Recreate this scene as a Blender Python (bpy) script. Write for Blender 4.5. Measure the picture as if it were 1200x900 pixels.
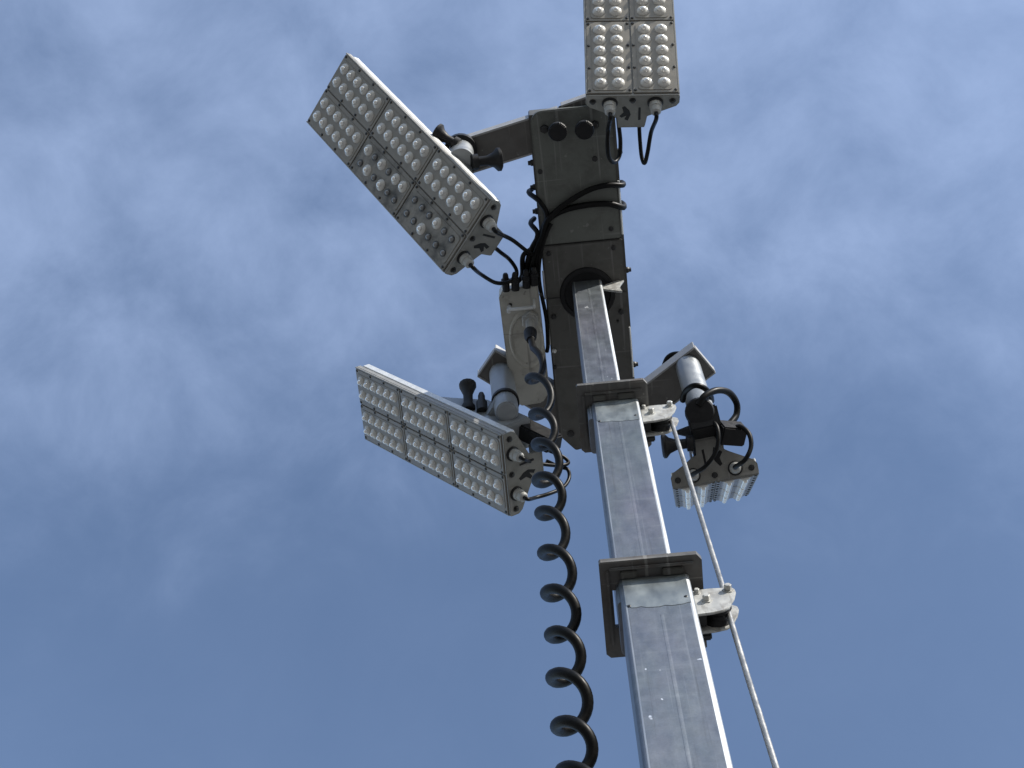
import bpy, bmesh, math, random
from mathutils import Vector as V, Matrix as M

for o in list(bpy.data.objects):
    bpy.data.objects.remove(o)
S = bpy.context.scene
C = S.collection
random.seed(7)
PI = math.pi

# ------------------------------------------------------------------ camera
FPX = 1733.0                                   # focal length in pixels of a 1200 px wide picture
EYE = V((0, 0, 1.6))
RT = V((0.99509, 0.09893, 0.00223)).normalized()
FW = V((-0.03711, 0.35300, 0.93489)).normalized()
UP = RT.cross(FW).normalized()
RT = FW.cross(UP).normalized()
cam = bpy.data.cameras.new('camera')
cam.sensor_width = 36.0
cam.lens = FPX / 1200 * 36
cam.clip_start = 0.05
cam.clip_end = 3000
co = bpy.data.objects.new('camera', cam)
C.objects.link(co)
mw = M((( RT.x, UP.x, -FW.x, EYE.x), (RT.y, UP.y, -FW.y, EYE.y), (RT.z, UP.z, -FW.z, EYE.z), (0, 0, 0, 1)))
co.matrix_world = mw
S.camera = co

# ------------------------------------------------------------------ light
SUN_AZ = math.radians(131)                     # clockwise from +Y
SUN_EL = math.radians(30)
SDIR = V((math.sin(SUN_AZ) * math.cos(SUN_EL), math.cos(SUN_AZ) * math.cos(SUN_EL), math.sin(SUN_EL)))
sl = bpy.data.lights.new('sun', 'SUN')
sl.energy = 4.2
sl.angle = math.radians(0.5)
sl.color = (1.0, 0.95, 0.87)
so = bpy.data.objects.new('sun', sl)
C.objects.link(so)
so.rotation_euler = (-SDIR).to_track_quat('-Z', 'Y').to_euler()

W = bpy.data.worlds.new('World')
S.world = W
W.use_nodes = True
nt = W.node_tree
nt.nodes.clear()
N = nt.nodes.new
Lk = nt.links.new
out = N('ShaderNodeOutputWorld')
bg = N('ShaderNodeBackground')
bg.inputs['Strength'].default_value = 0.125
sky = N('ShaderNodeTexSky')
sky.sky_type = 'NISHITA'
sky.sun_disc = False
sky.sun_elevation = SUN_EL
sky.sun_rotation = SUN_AZ
sky.air_density = 1.0
sky.dust_density = 0.6
sky.ozone_density = 1.6
tc = N('ShaderNodeTexCoord')
# thin high cloud: a soft bank of it over the southern half of the sky, thinning out northwards (+Y)
mp = N('ShaderNodeMapping')
mp.inputs['Location'].default_value = (0.34, 0.62, 0.1)
mp.inputs['Rotation'].default_value = (0, 0, 0.5)
mp.inputs['Scale'].default_value = (1.0, 1.05, 0.8)
n1 = N('ShaderNodeTexNoise')
n1.inputs['Scale'].default_value = 11.0
n1.inputs['Detail'].default_value = 10
n1.inputs['Roughness'].default_value = 0.60
n1.inputs['Distortion'].default_value = 0.25
r1 = N('ShaderNodeMapRange')
r1.inputs['From Min'].default_value = 0.06
r1.inputs['From Max'].default_value = 0.94
sep = N('ShaderNodeSeparateXYZ')
jit = N('ShaderNodeMath')
jit.operation = 'MULTIPLY_ADD'
jit.inputs[1].default_value = -0.16
r2 = N('ShaderNodeMapRange')
r2.interpolation_type = 'SMOOTHSTEP'
r2.inputs['From Min'].default_value = 0.385
r2.inputs['From Max'].default_value = 0.13
r2.inputs['To Min'].default_value = 0.09
r2.inputs['To Max'].default_value = 1.0
mul = N('ShaderNodeMath')
mul.operation = 'MULTIPLY'
amt = N('ShaderNodeMath')
amt.operation = 'MULTIPLY'
amt.inputs[1].default_value = 0.40
hs = N('ShaderNodeHueSaturation')
hs.inputs['Saturation'].default_value = 0.99
hs.inputs['Hue'].default_value = 0.502
mix = N('ShaderNodeMix')
mix.data_type = 'RGBA'
mix.inputs['B'].default_value = (4.1, 5.1, 7.3, 1)
Lk(tc.outputs['Generated'], mp.inputs['Vector'])
Lk(tc.outputs['Generated'], sep.inputs['Vector'])
Lk(mp.outputs['Vector'], n1.inputs['Vector'])
Lk(n1.outputs['Fac'], r1.inputs['Value'])
Lk(n1.outputs['Fac'], jit.inputs[0])
Lk(sep.outputs['Y'], jit.inputs[2])
Lk(jit.outputs[0], r2.inputs['Value'])
Lk(r1.outputs['Result'], mul.inputs[0])
Lk(r2.outputs['Result'], mul.inputs[1])
Lk(mul.outputs[0], amt.inputs[0])
Lk(amt.outputs[0], mix.inputs['Factor'])
Lk(sky.outputs['Color'], hs.inputs['Color'])
Lk(hs.outputs['Color'], mix.inputs['A'])
Lk(mix.outputs['Result'], bg.inputs['Color'])
Lk(bg.outputs['Background'], out.inputs['Surface'])

S.view_settings.view_transform = 'Standard'
S.view_settings.look = 'None'
S.view_settings.exposure = 0.66
S.view_settings.gamma = 1.0
S.view_settings.use_curve_mapping = False
S.render.engine = 'CYCLES'
S.cycles.use_denoising = True
S.cycles.max_bounces = 8

# ------------------------------------------------------------------ materials
def mat(name, col, rough=0.5, metal=0.0, vary=0.12, scale=30, bump=0.0, stretch=(1, 1, 1), dirt=None, dirt_amt=0.4, dirt_scale=7,
        spec=0.5, coat=0.0, rvary=0.1, dirt_lo=0.48, scratch=None):
    m = bpy.data.materials.new(name)
    m.use_nodes = True
    t = m.node_tree
    b = t.nodes['Principled BSDF']
    b.inputs['Metallic'].default_value = metal
    b.inputs['Specular IOR Level'].default_value = spec
    b.inputs['Coat Weight'].default_value = coat
    tcn = t.nodes.new('ShaderNodeTexCoord')
    mpn = t.nodes.new('ShaderNodeMapping')
    mpn.inputs['Scale'].default_value = stretch
    t.links.new(tcn.outputs['Object'], mpn.inputs['Vector'])
    nz = t.nodes.new('ShaderNodeTexNoise')
    nz.inputs['Scale'].default_value = scale
    nz.inputs['Detail'].default_value = 6
    t.links.new(mpn.outputs['Vector'], nz.inputs['Vector'])
    rp = t.nodes.new('ShaderNodeMapRange')
    rp.inputs['From Min'].default_value = 0.3
    rp.inputs['From Max'].default_value = 0.7
    rp.inputs['To Min'].default_value = 1 - vary
    rp.inputs['To Max'].default_value = 1 + vary
    t.links.new(nz.outputs['Fac'], rp.inputs['Value'])
    mx = t.nodes.new('ShaderNodeMix')
    mx.data_type = 'RGBA'
    mx.blend_type = 'MULTIPLY'
    mx.inputs['Factor'].default_value = 1
    mx.inputs['A'].default_value = (*col, 1)
    t.links.new(rp.outputs['Result'], mx.inputs['B'])
    colout = mx.outputs['Result']
    if dirt:
        n3 = t.nodes.new('ShaderNodeTexNoise')
        n3.inputs['Scale'].default_value = dirt_scale
        n3.inputs['Detail'].default_value = 8
        n3.inputs['Roughness'].default_value = 0.65
        t.links.new(mpn.outputs['Vector'], n3.inputs['Vector'])
        r3 = t.nodes.new('ShaderNodeMapRange')
        r3.inputs['From Min'].default_value = dirt_lo
        r3.inputs['From Max'].default_value = 0.72
        r3.inputs['To Max'].default_value = dirt_amt
        t.links.new(n3.outputs['Fac'], r3.inputs['Value'])
        m3 = t.nodes.new('ShaderNodeMix')
        m3.data_type = 'RGBA'
        m3.inputs['B'].default_value = (*dirt, 1)
        t.links.new(r3.outputs['Result'], m3.inputs['Factor'])
        t.links.new(colout, m3.inputs['A'])
        colout = m3.outputs['Result']
    if scratch:                                            # thin scuffs in two directions and small chips
        for stretch2, sc, lo, hi in (((1, 0.03, 0.3), 70, 0.62, 0.70), ((0.04, 1, 0.3), 60, 0.64, 0.72), ((1, 1, 1), 40, 0.70, 0.73)):
            mq = t.nodes.new('ShaderNodeMapping')
            mq.inputs['Scale'].default_value = stretch2
            mq.inputs['Rotation'].default_value = (0, 0, 0.35)
            t.links.new(tcn.outputs['Object'], mq.inputs['Vector'])
            nq = t.nodes.new('ShaderNodeTexNoise')
            nq.inputs['Scale'].default_value = sc
            nq.inputs['Detail'].default_value = 2
            t.links.new(mq.outputs['Vector'], nq.inputs['Vector'])
            rq = t.nodes.new('ShaderNodeMapRange')
            rq.inputs['From Min'].default_value = lo
            rq.inputs['From Max'].default_value = hi
            rq.inputs['To Max'].default_value = 0.55
            t.links.new(nq.outputs['Fac'], rq.inputs['Value'])
            xq = t.nodes.new('ShaderNodeMix')
            xq.data_type = 'RGBA'
            xq.inputs['B'].default_value = (*scratch, 1)
            t.links.new(rq.outputs['Result'], xq.inputs['Factor'])
            t.links.new(colout, xq.inputs['A'])
            colout = xq.outputs['Result']
    t.links.new(colout, b.inputs['Base Color'])
    rr = t.nodes.new('ShaderNodeMapRange')
    rr.inputs['From Min'].default_value = 0.3
    rr.inputs['From Max'].default_value = 0.7
    rr.inputs['To Min'].default_value = max(0.03, rough - rvary)
    rr.inputs['To Max'].default_value = min(1, rough + rvary)
    t.links.new(nz.outputs['Fac'], rr.inputs['Value'])
    t.links.new(rr.outputs['Result'], b.inputs['Roughness'])
    if bump:
        bp = t.nodes.new('ShaderNodeBump')
        bp.inputs['Strength'].default_value = bump
        bp.inputs['Distance'].default_value = 0.004
        t.links.new(nz.outputs['Fac'], bp.inputs['Height'])
        t.links.new(bp.outputs['Normal'], b.inputs['Normal'])
    return m

def zinc_tube(name):
    """worn galvanised tube: faint cloudy spangle, fine grain, cross rub marks, long hair scratches and bright chips"""
    m = bpy.data.materials.new(name)
    m.use_nodes = True
    t = m.node_tree
    b = t.nodes['Principled BSDF']
    b.inputs['Metallic'].default_value = 0.84
    tcn = t.nodes.new('ShaderNodeTexCoord')
    def noise(scale, stretch, detail, lo, hi, t0, t1, rough=0.55):
        mpn = t.nodes.new('ShaderNodeMapping')
        mpn.inputs['Scale'].default_value = stretch
        t.links.new(tcn.outputs['Object'], mpn.inputs['Vector'])
        nz = t.nodes.new('ShaderNodeTexNoise')
        nz.inputs['Scale'].default_value = scale
        nz.inputs['Detail'].default_value = detail
        nz.inputs['Roughness'].default_value = rough
        t.links.new(mpn.outputs['Vector'], nz.inputs['Vector'])
        r = t.nodes.new('ShaderNodeMapRange')
        r.inputs['From Min'].default_value = lo
        r.inputs['From Max'].default_value = hi
        r.inputs['To Min'].default_value = t0
        r.inputs['To Max'].default_value = t1
        t.links.new(nz.outputs['Fac'], r.inputs['Value'])
        return r.outputs['Result']
    def mixc(fac, a, bcol, mode='MIX'):
        mx = t.nodes.new('ShaderNodeMix')
        mx.data_type = 'RGBA'
        mx.blend_type = mode
        if isinstance(fac, float): mx.inputs['Factor'].default_value = fac
        else: t.links.new(fac, mx.inputs['Factor'])
        for key, v in (('A', a), ('B', bcol)):
            if isinstance(v, tuple): mx.inputs[key].default_value = (*v, 1)
            else: t.links.new(v, mx.inputs[key])
        return mx.outputs['Result']
    c = mixc(noise(5, (1, 1, 0.5), 4, 0.35, 0.65, 0, 1), (0.180, 0.206, 0.218), (0.196, 0.202, 0.236))
    c = mixc(1.0, c, noise(42, (1, 1, 0.7), 6, 0.3, 0.7, 0.90, 1.10), 'MULTIPLY')
    c = mixc(1.0, c, noise(220, (1, 1, 1), 3, 0.3, 0.7, 0.93, 1.07), 'MULTIPLY')
    c = mixc(noise(14, (0.25, 0.25, 3.0), 5, 0.55, 0.72, 0, 0.28), c, (0.33, 0.345, 0.35))
    c = mixc(noise(150, (1, 1, 0.012), 3, 0.60, 0.74, 0, 0.35), c, (0.36, 0.37, 0.38))
    c = mixc(noise(120, (1, 1, 0.02), 3, 0.60, 0.74, 0, 0.5), c, (0.10, 0.105, 0.11))
    c = mixc(noise(34, (1, 1, 0.8), 2, 0.735, 0.76, 0, 0.9), c, (0.75, 0.77, 0.78))
    t.links.new(c, b.inputs['Base Color'])
    t.links.new(noise(30, (1, 1, 0.5), 6, 0.3, 0.7, 0.40, 0.54), b.inputs['Roughness'])
    bp = t.nodes.new('ShaderNodeBump')
    bp.inputs['Strength'].default_value = 0.05
    bp.inputs['Distance'].default_value = 0.003
    t.links.new(noise(24, (1, 1, 0.35), 4, 0, 1, 0, 1), bp.inputs['Height'])
    t.links.new(bp.outputs['Normal'], b.inputs['Normal'])
    return m
ZINC = zinc_tube('galvanised_steel')
ZINC_EDGE = mat('sunlit_rubbed_steel', (0.43, 0.45, 0.46), 0.5, 0.85, 0.12, 40, 0.03, (1, 1, 0.1), (0.33, 0.34, 0.35), 0.6, 30)
ZINC_TOP = mat('pale_galvanised_steel', (0.26, 0.285, 0.285), 0.44, 0.78, 0.14, 30, 0.05, (1, 1, 0.5), (0.34, 0.36, 0.35), 0.6, 25)
ZINC_WHITE = mat('dull_zinc_plate', (0.40, 0.40, 0.38), 0.5, 0.3, 0.12, 50, 0.05, dirt=(0.13, 0.11, 0.09), dirt_amt=0.75, dirt_scale=30, scratch=(0.2, 0.19, 0.17))
COLLAR = mat('weathered_collar_steel', (0.088, 0.086, 0.082), 0.55, 0.2, 0.22, 30, 0.06, dirt=(0.07, 0.045, 0.03), dirt_amt=0.6, dirt_scale=14, scratch=(0.24, 0.235, 0.22))
PAINT = mat('dark_grey_green_paint', (0.105, 0.112, 0.098), 0.5, 0.0, 0.10, 9, 0.03, dirt=(0.045, 0.044, 0.038), dirt_amt=0.85, dirt_scale=9, scratch=(0.2, 0.2, 0.19))
PAINT2 = mat('dark_grey_paint', (0.075, 0.074, 0.066), 0.5, 0.0, 0.12, 9, 0.03, dirt=(0.032, 0.029, 0.024), dirt_amt=0.85, dirt_scale=8, scratch=(0.16, 0.155, 0.15))
BOXP = mat('grey_box_paint', (0.39, 0.38, 0.335), 0.5, 0.0, 0.08, 14, 0.02, dirt=(0.12, 0.11, 0.09), dirt_amt=0.6, dirt_scale=12, scratch=(0.14, 0.13, 0.12))
ARMF = mat('galvanised_arm_flange', (0.30, 0.30, 0.295), 0.5, 0.3, 0.1, 24, 0.03)
ARM = mat('weathered_arm_steel', (0.10, 0.095, 0.088), 0.55, 0.1, 0.15, 18, 0.03, dirt=(0.06, 0.05, 0.042), dirt_amt=0.5, dirt_scale=12, scratch=(0.22, 0.215, 0.2))
POST = mat('galvanised_post', (0.26, 0.275, 0.285), 0.42, 0.4, 0.12, 34, 0.02, (1, 1, 0.3))
ALU = mat('grey_lamp_housing', (0.27, 0.268, 0.255), 0.5, 0.2, 0.07, 25, 0.02, dirt=(0.22, 0.21, 0.19), dirt_amt=0.4, dirt_scale=10)
MODULE = mat('grey_lens_plate', (0.225, 0.211, 0.186), 0.42, 0.0, 0.10, 26, 0.03, dirt=(0.15, 0.14, 0.12), dirt_amt=0.5, dirt_scale=15, spec=0.35)
EDGE = mat('bare_aluminium', (0.62, 0.63, 0.62), 0.4, 0.4, 0.05, 30)
CAPM = mat('lamp_end_casting', (0.19, 0.186, 0.168), 0.55, 0.1, 0.10, 30, 0.04, dirt=(0.10, 0.092, 0.078), dirt_amt=0.6, dirt_scale=14, scratch=(0.3, 0.29, 0.27))
LENS = mat('clear_lens', (0.80, 0.79, 0.76), 0.12, 0.6, 0.03, 30, spec=0.8, coat=0.5, rvary=0.03)
LENSD = mat('darkened_lens', (0.16, 0.16, 0.16), 0.12, 0.0, 0.1, 40, spec=0.7, coat=0.5, rvary=0.03)
SKIRT = mat('lens_skirt', (0.46, 0.448, 0.415), 0.26, 0.0, 0.06, 60, spec=0.8, rvary=0.06)
BLOTCHED = mat('blotched_lens_plate', (0.215, 0.202, 0.178), 0.42, 0.0, 0.12, 26, 0.03, dirt=(0.022, 0.022, 0.02), dirt_amt=1.0, dirt_scale=14, spec=0.35, dirt_lo=0.44)  # uneven dark blotches over the plate colour
RING = mat('dark_lens_ring', (0.03, 0.03, 0.03), 0.4)
BLACK = mat('black_plastic', (0.009, 0.009, 0.010), 0.52, 0.0, 0.15, 40, 0.02, dirt=(0.03, 0.029, 0.027), dirt_amt=0.4, dirt_scale=40, spec=0.25)
RUBBER = mat('black_cable_jacket', (0.004, 0.004, 0.004), 0.42, 0.0, 0.2, 60, 0.0, dirt=(0.010, 0.009, 0.008), dirt_amt=0.5, dirt_scale=30, spec=0.14, rvary=0.06)
DARK = mat('dark_fastener', (0.02, 0.02, 0.02), 0.45, 0.3, 0.1, 40)
GLAND = mat('grey_gland_plastic', (0.30, 0.30, 0.285), 0.45, 0.0, 0.06, 40)
WIRE = mat('steel_wire_rope', (0.30, 0.30, 0.29), 0.42, 0.6, 0.15, 60, 0.05, (1, 1, 0.5))
GROUND = mat('gravel', (0.165, 0.16, 0.15), 0.95, 0.0, 0.15, 3, 0.0, dirt=(0.15, 0.14, 0.13), dirt_amt=0.5, dirt_scale=0.4)

# ------------------------------------------------------------------ helpers
def newbm():
    return bmesh.new()

def box(bm, x0, x1, y0, y1, z0, z1, mtx=None):
    vs = [bm.verts.new((x, y, z)) for z in (z0, z1) for y in (y0, y1) for x in (x0, x1)]
    if mtx:
        for v in vs: v.co = mtx @ v.co
    for f in ((0, 2, 3, 1), (4, 5, 7, 6), (0, 1, 5, 4), (2, 6, 7, 3), (0, 4, 6, 2), (1, 3, 7, 5)):
        bm.faces.new([vs[i] for i in f])
    return vs

def prism(bm, outline, a, b, axis='z', mtx=None):
    """outline: list of 2-D points (counter-clockwise), extruded from a to b along the axis"""
    def pt(p, h):
        if axis == 'z': q = V((p[0], p[1], h))
        elif axis == 'y': q = V((p[0], h, p[1]))
        else: q = V((h, p[0], p[1]))
        return mtx @ q if mtx else q
    lo = [bm.verts.new(pt(p, a)) for p in outline]
    hi = [bm.verts.new(pt(p, b)) for p in outline]
    n = len(outline)
    bm.faces.new(lo[::-1])
    bm.faces.new(hi)
    for i in range(n):
        bm.faces.new((lo[i], lo[(i + 1) % n], hi[(i + 1) % n], hi[i]))

def rrect(x0, x1, y0, y1, r, seg=5, corners=(1, 1, 1, 1)):
    """rounded rectangle outline; corners (x1y1, x0y1, x0y0, x1y0): radius factors"""
    pts = []
    for k, (cx, cy) in enumerate(((x1, y1), (x0, y1), (x0, y0), (x1, y0))):
        rr = r * corners[k]
        sx = 1 if cx == x1 else -1
        sy = 1 if cy == y1 else -1
        if rr == 0:
            pts.append((cx, cy)); continue
        for i in range(seg + 1):
            a = PI / 2 * (k + i / seg)
            pts.append((cx - sx * rr + rr * math.cos(a), cy - sy * rr + rr * math.sin(a)))
    return pts

def frame_of(d):
    d = d.normalized()
    a = V((0, 0, 1)) if abs(d.z) < 0.9 else V((1, 0, 0))
    x = a.cross(d).normalized()
    return x, d.cross(x)

def lathe(bm, p, d, prof, seg=20, phase=0.0):
    """prof: list of (distance along d, radius)"""
    p = V(p); d = V(d).normalized()
    x, y = frame_of(d)
    rings = []
    for h, r in prof:
        c = p + d * h
        rings.append([bm.verts.new(c + (x * math.cos(2 * PI * (k + phase) / seg) + y * math.sin(2 * PI * (k + phase) / seg)) * max(r, 1e-5)) for k in range(seg)])
    for a, b in zip(rings, rings[1:]):
        for k in range(seg):
            bm.faces.new((a[k], a[(k + 1) % seg], b[(k + 1) % seg], b[k]))
    bm.faces.new(rings[0][::-1])
    bm.faces.new(rings[-1])

def cyl(bm, p, q, r, seg=16, r2=None):
    p = V(p); q = V(q)
    lathe(bm, p, q - p, [(0, r), ((q - p).length, r if r2 is None else r2)], seg)

def spline(pts, n=8):
    pts = [V(p) for p in pts]
    P = [pts[0] * 2 - pts[1]] + pts + [pts[-1] * 2 - pts[-2]]
    res = []
    for i in range(1, len(P) - 2):
        for k in range(n):
            t = k / n
            a, b, c, d = P[i - 1], P[i], P[i + 1], P[i + 2]
            res.append(0.5 * ((2 * b) + (c - a) * t + (2 * a - 5 * b + 4 * c - d) * t * t + (3 * b - a - 3 * c + d) * t ** 3))
    res.append(P[-2])
    return res

def tube(bm, pts, r, seg=10):
    pts = [V(p) for p in pts]
    n = len(pts)
    tan = [(pts[min(i + 1, n - 1)] - pts[max(i - 1, 0)]).normalized() for i in range(n)]
    x, _ = frame_of(tan[0])
    rings = []
    for i in range(n):
        x = (x - tan[i] * x.dot(tan[i])).normalized()
        y = tan[i].cross(x)
        rings.append([bm.verts.new(pts[i] + (x * math.cos(2 * PI * k / seg) + y * math.sin(2 * PI * k / seg)) * r) for k in range(seg)])
    for a, b in zip(rings, rings[1:]):
        for k in range(seg):
            bm.faces.new((a[k], a[(k + 1) % seg], b[(k + 1) % seg], b[k]))
    bm.faces.new(rings[0][::-1])
    bm.faces.new(rings[-1])

def obj(name, bm, m, parent=None, bevel=0.0, world=False, smooth=None, mesh=None, weight=False):
    """link the bmesh as one mesh object; world=True: its vertices are given in world space"""
    if mesh is None:
        bmesh.ops.recalc_face_normals(bm, faces=bm.faces)
        if bevel:
            es = [e for e in bm.edges if len(e.link_faces) == 2 and e.calc_face_angle(0) > 0.6]
            bmesh.ops.bevel(bm, geom=es, offset=bevel, segments=2, affect='EDGES', clamp_overlap=True)
        me = bpy.data.meshes.new(name)
        if world and parent is not None:
            bm.transform(wm(parent).inverted())
        for f in bm.faces: f.smooth = True
        bm.to_mesh(me)
        bm.free()
        me.materials.append(m)
        me.set_sharp_from_angle(angle=math.radians(32 if smooth is None else smooth))
    else:
        me = mesh
    o = bpy.data.objects.new(name, me)
    C.objects.link(o)
    o.parent = parent
    if bevel or weight:
        wn = o.modifiers.new('weighted_normal', 'WEIGHTED_NORMAL')
        wn.keep_sharp = True
        wn.weight = 100
    return o

def wm(o):
    m = o.matrix_basis.copy()
    while o.parent:
        o = o.parent
        m = o.matrix_basis @ m
    return m

def thing(name, label, cat, loc=(0, 0, 0), rot=None, group=None):
    o = bpy.data.objects.new(name, None)
    o.empty_display_size = 0.1
    C.objects.link(o)
    mtx = M.Translation(V(loc))
    if rot is not None: mtx = mtx @ rot
    o.matrix_basis = mtx
    tag(o, label, cat, group)
    return o

def tag(o, label, cat, group=None):
    o['label'] = label
    o['category'] = cat
    if group: o['group'] = group

def at_z(px, py, z):
    d = FW + RT * ((px - 600) / FPX) - UP * ((py - 450) / FPX)
    return EYE + d * ((z - EYE.z) / d.z)

def at_y(px, py, y):
    d = FW + RT * ((px - 600) / FPX) - UP * ((py - 450) / FPX)
    return EYE + d * ((y - EYE.y) / d.y)

# ------------------------------------------------------------------ ground
bm = newbm()
bmesh.ops.create_grid(bm, x_segments=8, y_segments=8, size=1500)
g = obj('ground', bm, GROUND)
g['kind'] = 'structure'

# ------------------------------------------------------------------ mast
mast = thing('telescopic_mast', 'square galvanised steel telescopic mast of three sections with two flanged collars', 'mast', (0.15, 1.65, 0))

SECT = [  # x0, x1, y0, y1, z0, z1, corner radius
    (0.051, 0.1615, 1.600, 1.709, 5.50, 6.856, 0.010),
    (0.065, 0.2015, 1.588, 1.723, 4.42, 5.600, 0.011),
    (0.072, 0.2290, 1.576, 1.732, 0.03, 4.500, 0.012)]

def section(i):
    x0, x1, y0, y1, z0, z1, r = SECT[i]
    bm = newbm()
    prism(bm, rrect(x0, x1, y0, y1, r, 6), z0, z1)
    s = obj('mast_section', bm, ZINC, mast, world=True)
    me = s.data                                          # keep the flats flat: a hard line where each rounded corner starts
    flat = {p.index for p in me.polygons if p.area > 0.05 * (z1 - z0) or abs(p.normal.z) > 0.9}
    me.materials.append(ZINC_EDGE)                        # lighter steel: sun highlight painted on the right corner, rub line on the left
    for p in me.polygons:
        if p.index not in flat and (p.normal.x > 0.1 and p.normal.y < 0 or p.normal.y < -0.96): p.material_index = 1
    cnt = {}
    for p in me.polygons:
        for k in p.edge_keys: cnt.setdefault(k, []).append(p.index in flat)
    sh = me.attributes.get('sharp_edge') or me.attributes.new('sharp_edge', 'BOOLEAN', 'EDGE')
    for e in me.edges:
        if any(cnt[tuple(sorted(e.vertices))]): sh.data[e.index].value = True
    xm = (x0 + x1) / 2 + 0.004
    bm = newbm()                                         # rolled weld bead up the near face
    zlo = max(z0 + 0.01, 0.04)
    prism(bm, [(xm - 0.0050, y0 + 0.0004), (xm - 0.0044, y0 - 0.0004), (xm + 0.0010, y0 - 0.0004), (xm + 0.0052, y0 + 0.0004)], zlo, z1 - (0.17 if i else 0.02))
    obj('weld_seam', bm, ZINC, s, world=True)
    return s

secs = [section(i) for i in range(3)]

# pale unweathered sleeve at the head of the two lower sections, with a wavy lower edge
for i, depth in ((1, 0.165), (2, 0.135)):
    x0, x1, y0, y1, z0, z1, r = SECT[i]
    e = 0.0010
    bm = newbm()
    nseg = 26
    top = []; bot = []; topi = []; boti = []
    for k in range(nseg + 1):
        u = k / nseg
        x = x0 + r * 0.8 + (x1 - x0 - 1.6 * r) * u
        zz = z1 - depth + 0.003 * math.sin(u * 5 + i) + 0.004 * max(0, math.sin(u * 17 + 2 * i)) ** 2 + (0.010 if u < 0.05 else 0)
        top.append(bm.verts.new((x, y0 - e, z1 - 0.004))); bot.append(bm.verts.new((x, y0 - e, zz)))
        topi.append(bm.verts.new((x, y0 + e, z1 - 0.004))); boti.append(bm.verts.new((x, y0 + e, zz)))
    for k in range(nseg):
        bm.faces.new((bot[k], bot[k + 1], top[k + 1], top[k]))
        bm.faces.new((boti[k], topi[k], topi[k + 1], boti[k + 1]))
        bm.faces.new((bot[k], boti[k], boti[k + 1], bot[k + 1]))
        bm.faces.new((top[k], top[k + 1], topi[k + 1], topi[k]))
    bm.faces.new((bot[0], top[0], topi[0], boti[0]))
    bm.faces.new((bot[-1], boti[-1], topi[-1], top[-1]))
    obj('end_sleeve', bm, ZINC_TOP, secs[i], world=True)
    for sx, dz in ((x0 + 0.016, depth - 0.01), (x1 - 0.018, depth - 0.03)):
        bm = newbm()
        lathe(bm, (sx, y0 + 0.003, z1 - dz), (0, -1, 0), [(0, 0.0045), (0.0045, 0.0045), (0.0055, 0.003)], 8)
        obj('screw', bm, DARK, secs[i], world=True)

def collar(i, x0, x1, y0, y1, z, th, hole):
    ch = 0.011
    outer = [(x0 + 0.004, y0), (x1 - ch, y0), (x1, y0 + ch * 1.3), (x1, y1 - 0.008), (x1 - 0.008, y1), (x0 + 0.010, y1), (x0, y1 - 0.010), (x0, y0 + 0.004)]
    hx0, hx1, hy0, hy1 = hole
    bm = newbm()
    inner = [(hx0, hy0), (hx1, hy0), (hx1, hy1), (hx0, hy1)]
    def ring(zz):
        a = [bm.verts.new((*p, zz)) for p in outer]
        b = [bm.verts.new((*p, zz)) for p in inner]
        es = [bm.edges.new((q[k], q[(k + 1) % len(q)])) for q in (a, b) for k in range(len(q))]
        bmesh.ops.triangle_fill(bm, edges=es, use_beauty=True)
        return a, b
    a0, b0 = ring(z)
    a1, b1 = ring(z + th)
    for lo, hi in ((a0, a1), (b0, b1)):
        for k in range(len(lo)):
            bm.faces.new((lo[k], lo[(k + 1) % len(lo)], hi[(k + 1) % len(lo)], hi[k]))
    c = obj('collar_plate', bm, COLLAR, secs[i], world=True)
    sx0, sx1, sy0, sy1 = SECT[i][:4]
    for (a, b) in ((sx0 + 0.006, sx0 + 0.042), (sx1 - 0.058, sx1 - 0.012)):   # guide pads under the near lip
        bm = newbm()
        box(bm, a, b, sy0 - 0.020, sy0 - 0.003, z - 0.011, z - 0.001)
        obj('guide_pad', bm, PAINT2, c, 0.002, world=True)
    bm = newbm()                                          # welded inner rim on the left and far side
    box(bm, sx0 - 0.026, sx0 - 0.019, sy0 - 0.022, sy1 + 0.012, z - 0.009, z - 0.001)
    box(bm, sx0 - 0.018, sx1 + 0.012, sy0 - 0.029, sy0 - 0.0225, z - 0.009, z - 0.001)
    obj('inner_rim', bm, COLLAR, c, 0.002, world=True)
    return c

collar(1, 0.0246, 0.2310, 1.535, 1.748, 5.602, 0.015, (0.052, 0.19, 1.615, 1.70))
collar(2, 0.0325, 0.2590, 1.533, 1.776, 4.502, 0.016, (0.058, 0.21, 1.605, 1.70))

# bright lug near the top of the upper section
bm = newbm()
prism(bm, [(0.162, 6.76), (0.214, 6.72), (0.229, 6.715), (0.222, 6.765), (0.229, 6.80), (0.246, 6.852), (0.215, 6.846), (0.162, 6.80)], 1.612, 1.620, 'y')
obj('lug', bm, ZINC_WHITE, secs[0], 0.001, world=True)
bm = newbm()
prism(bm, rrect(0.044, 0.1685, 1.593, 1.716, 0.012, 4), 6.846, 6.852)
obj('top_flange', bm, ZINC_WHITE, secs[0], world=True)
bm = newbm()
box(bm, -0.15, 0.45, 1.35, 1.95, 0.004, 0.03)
obj('base_plate', bm, ZINC, mast, 0.004, world=True)

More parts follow.
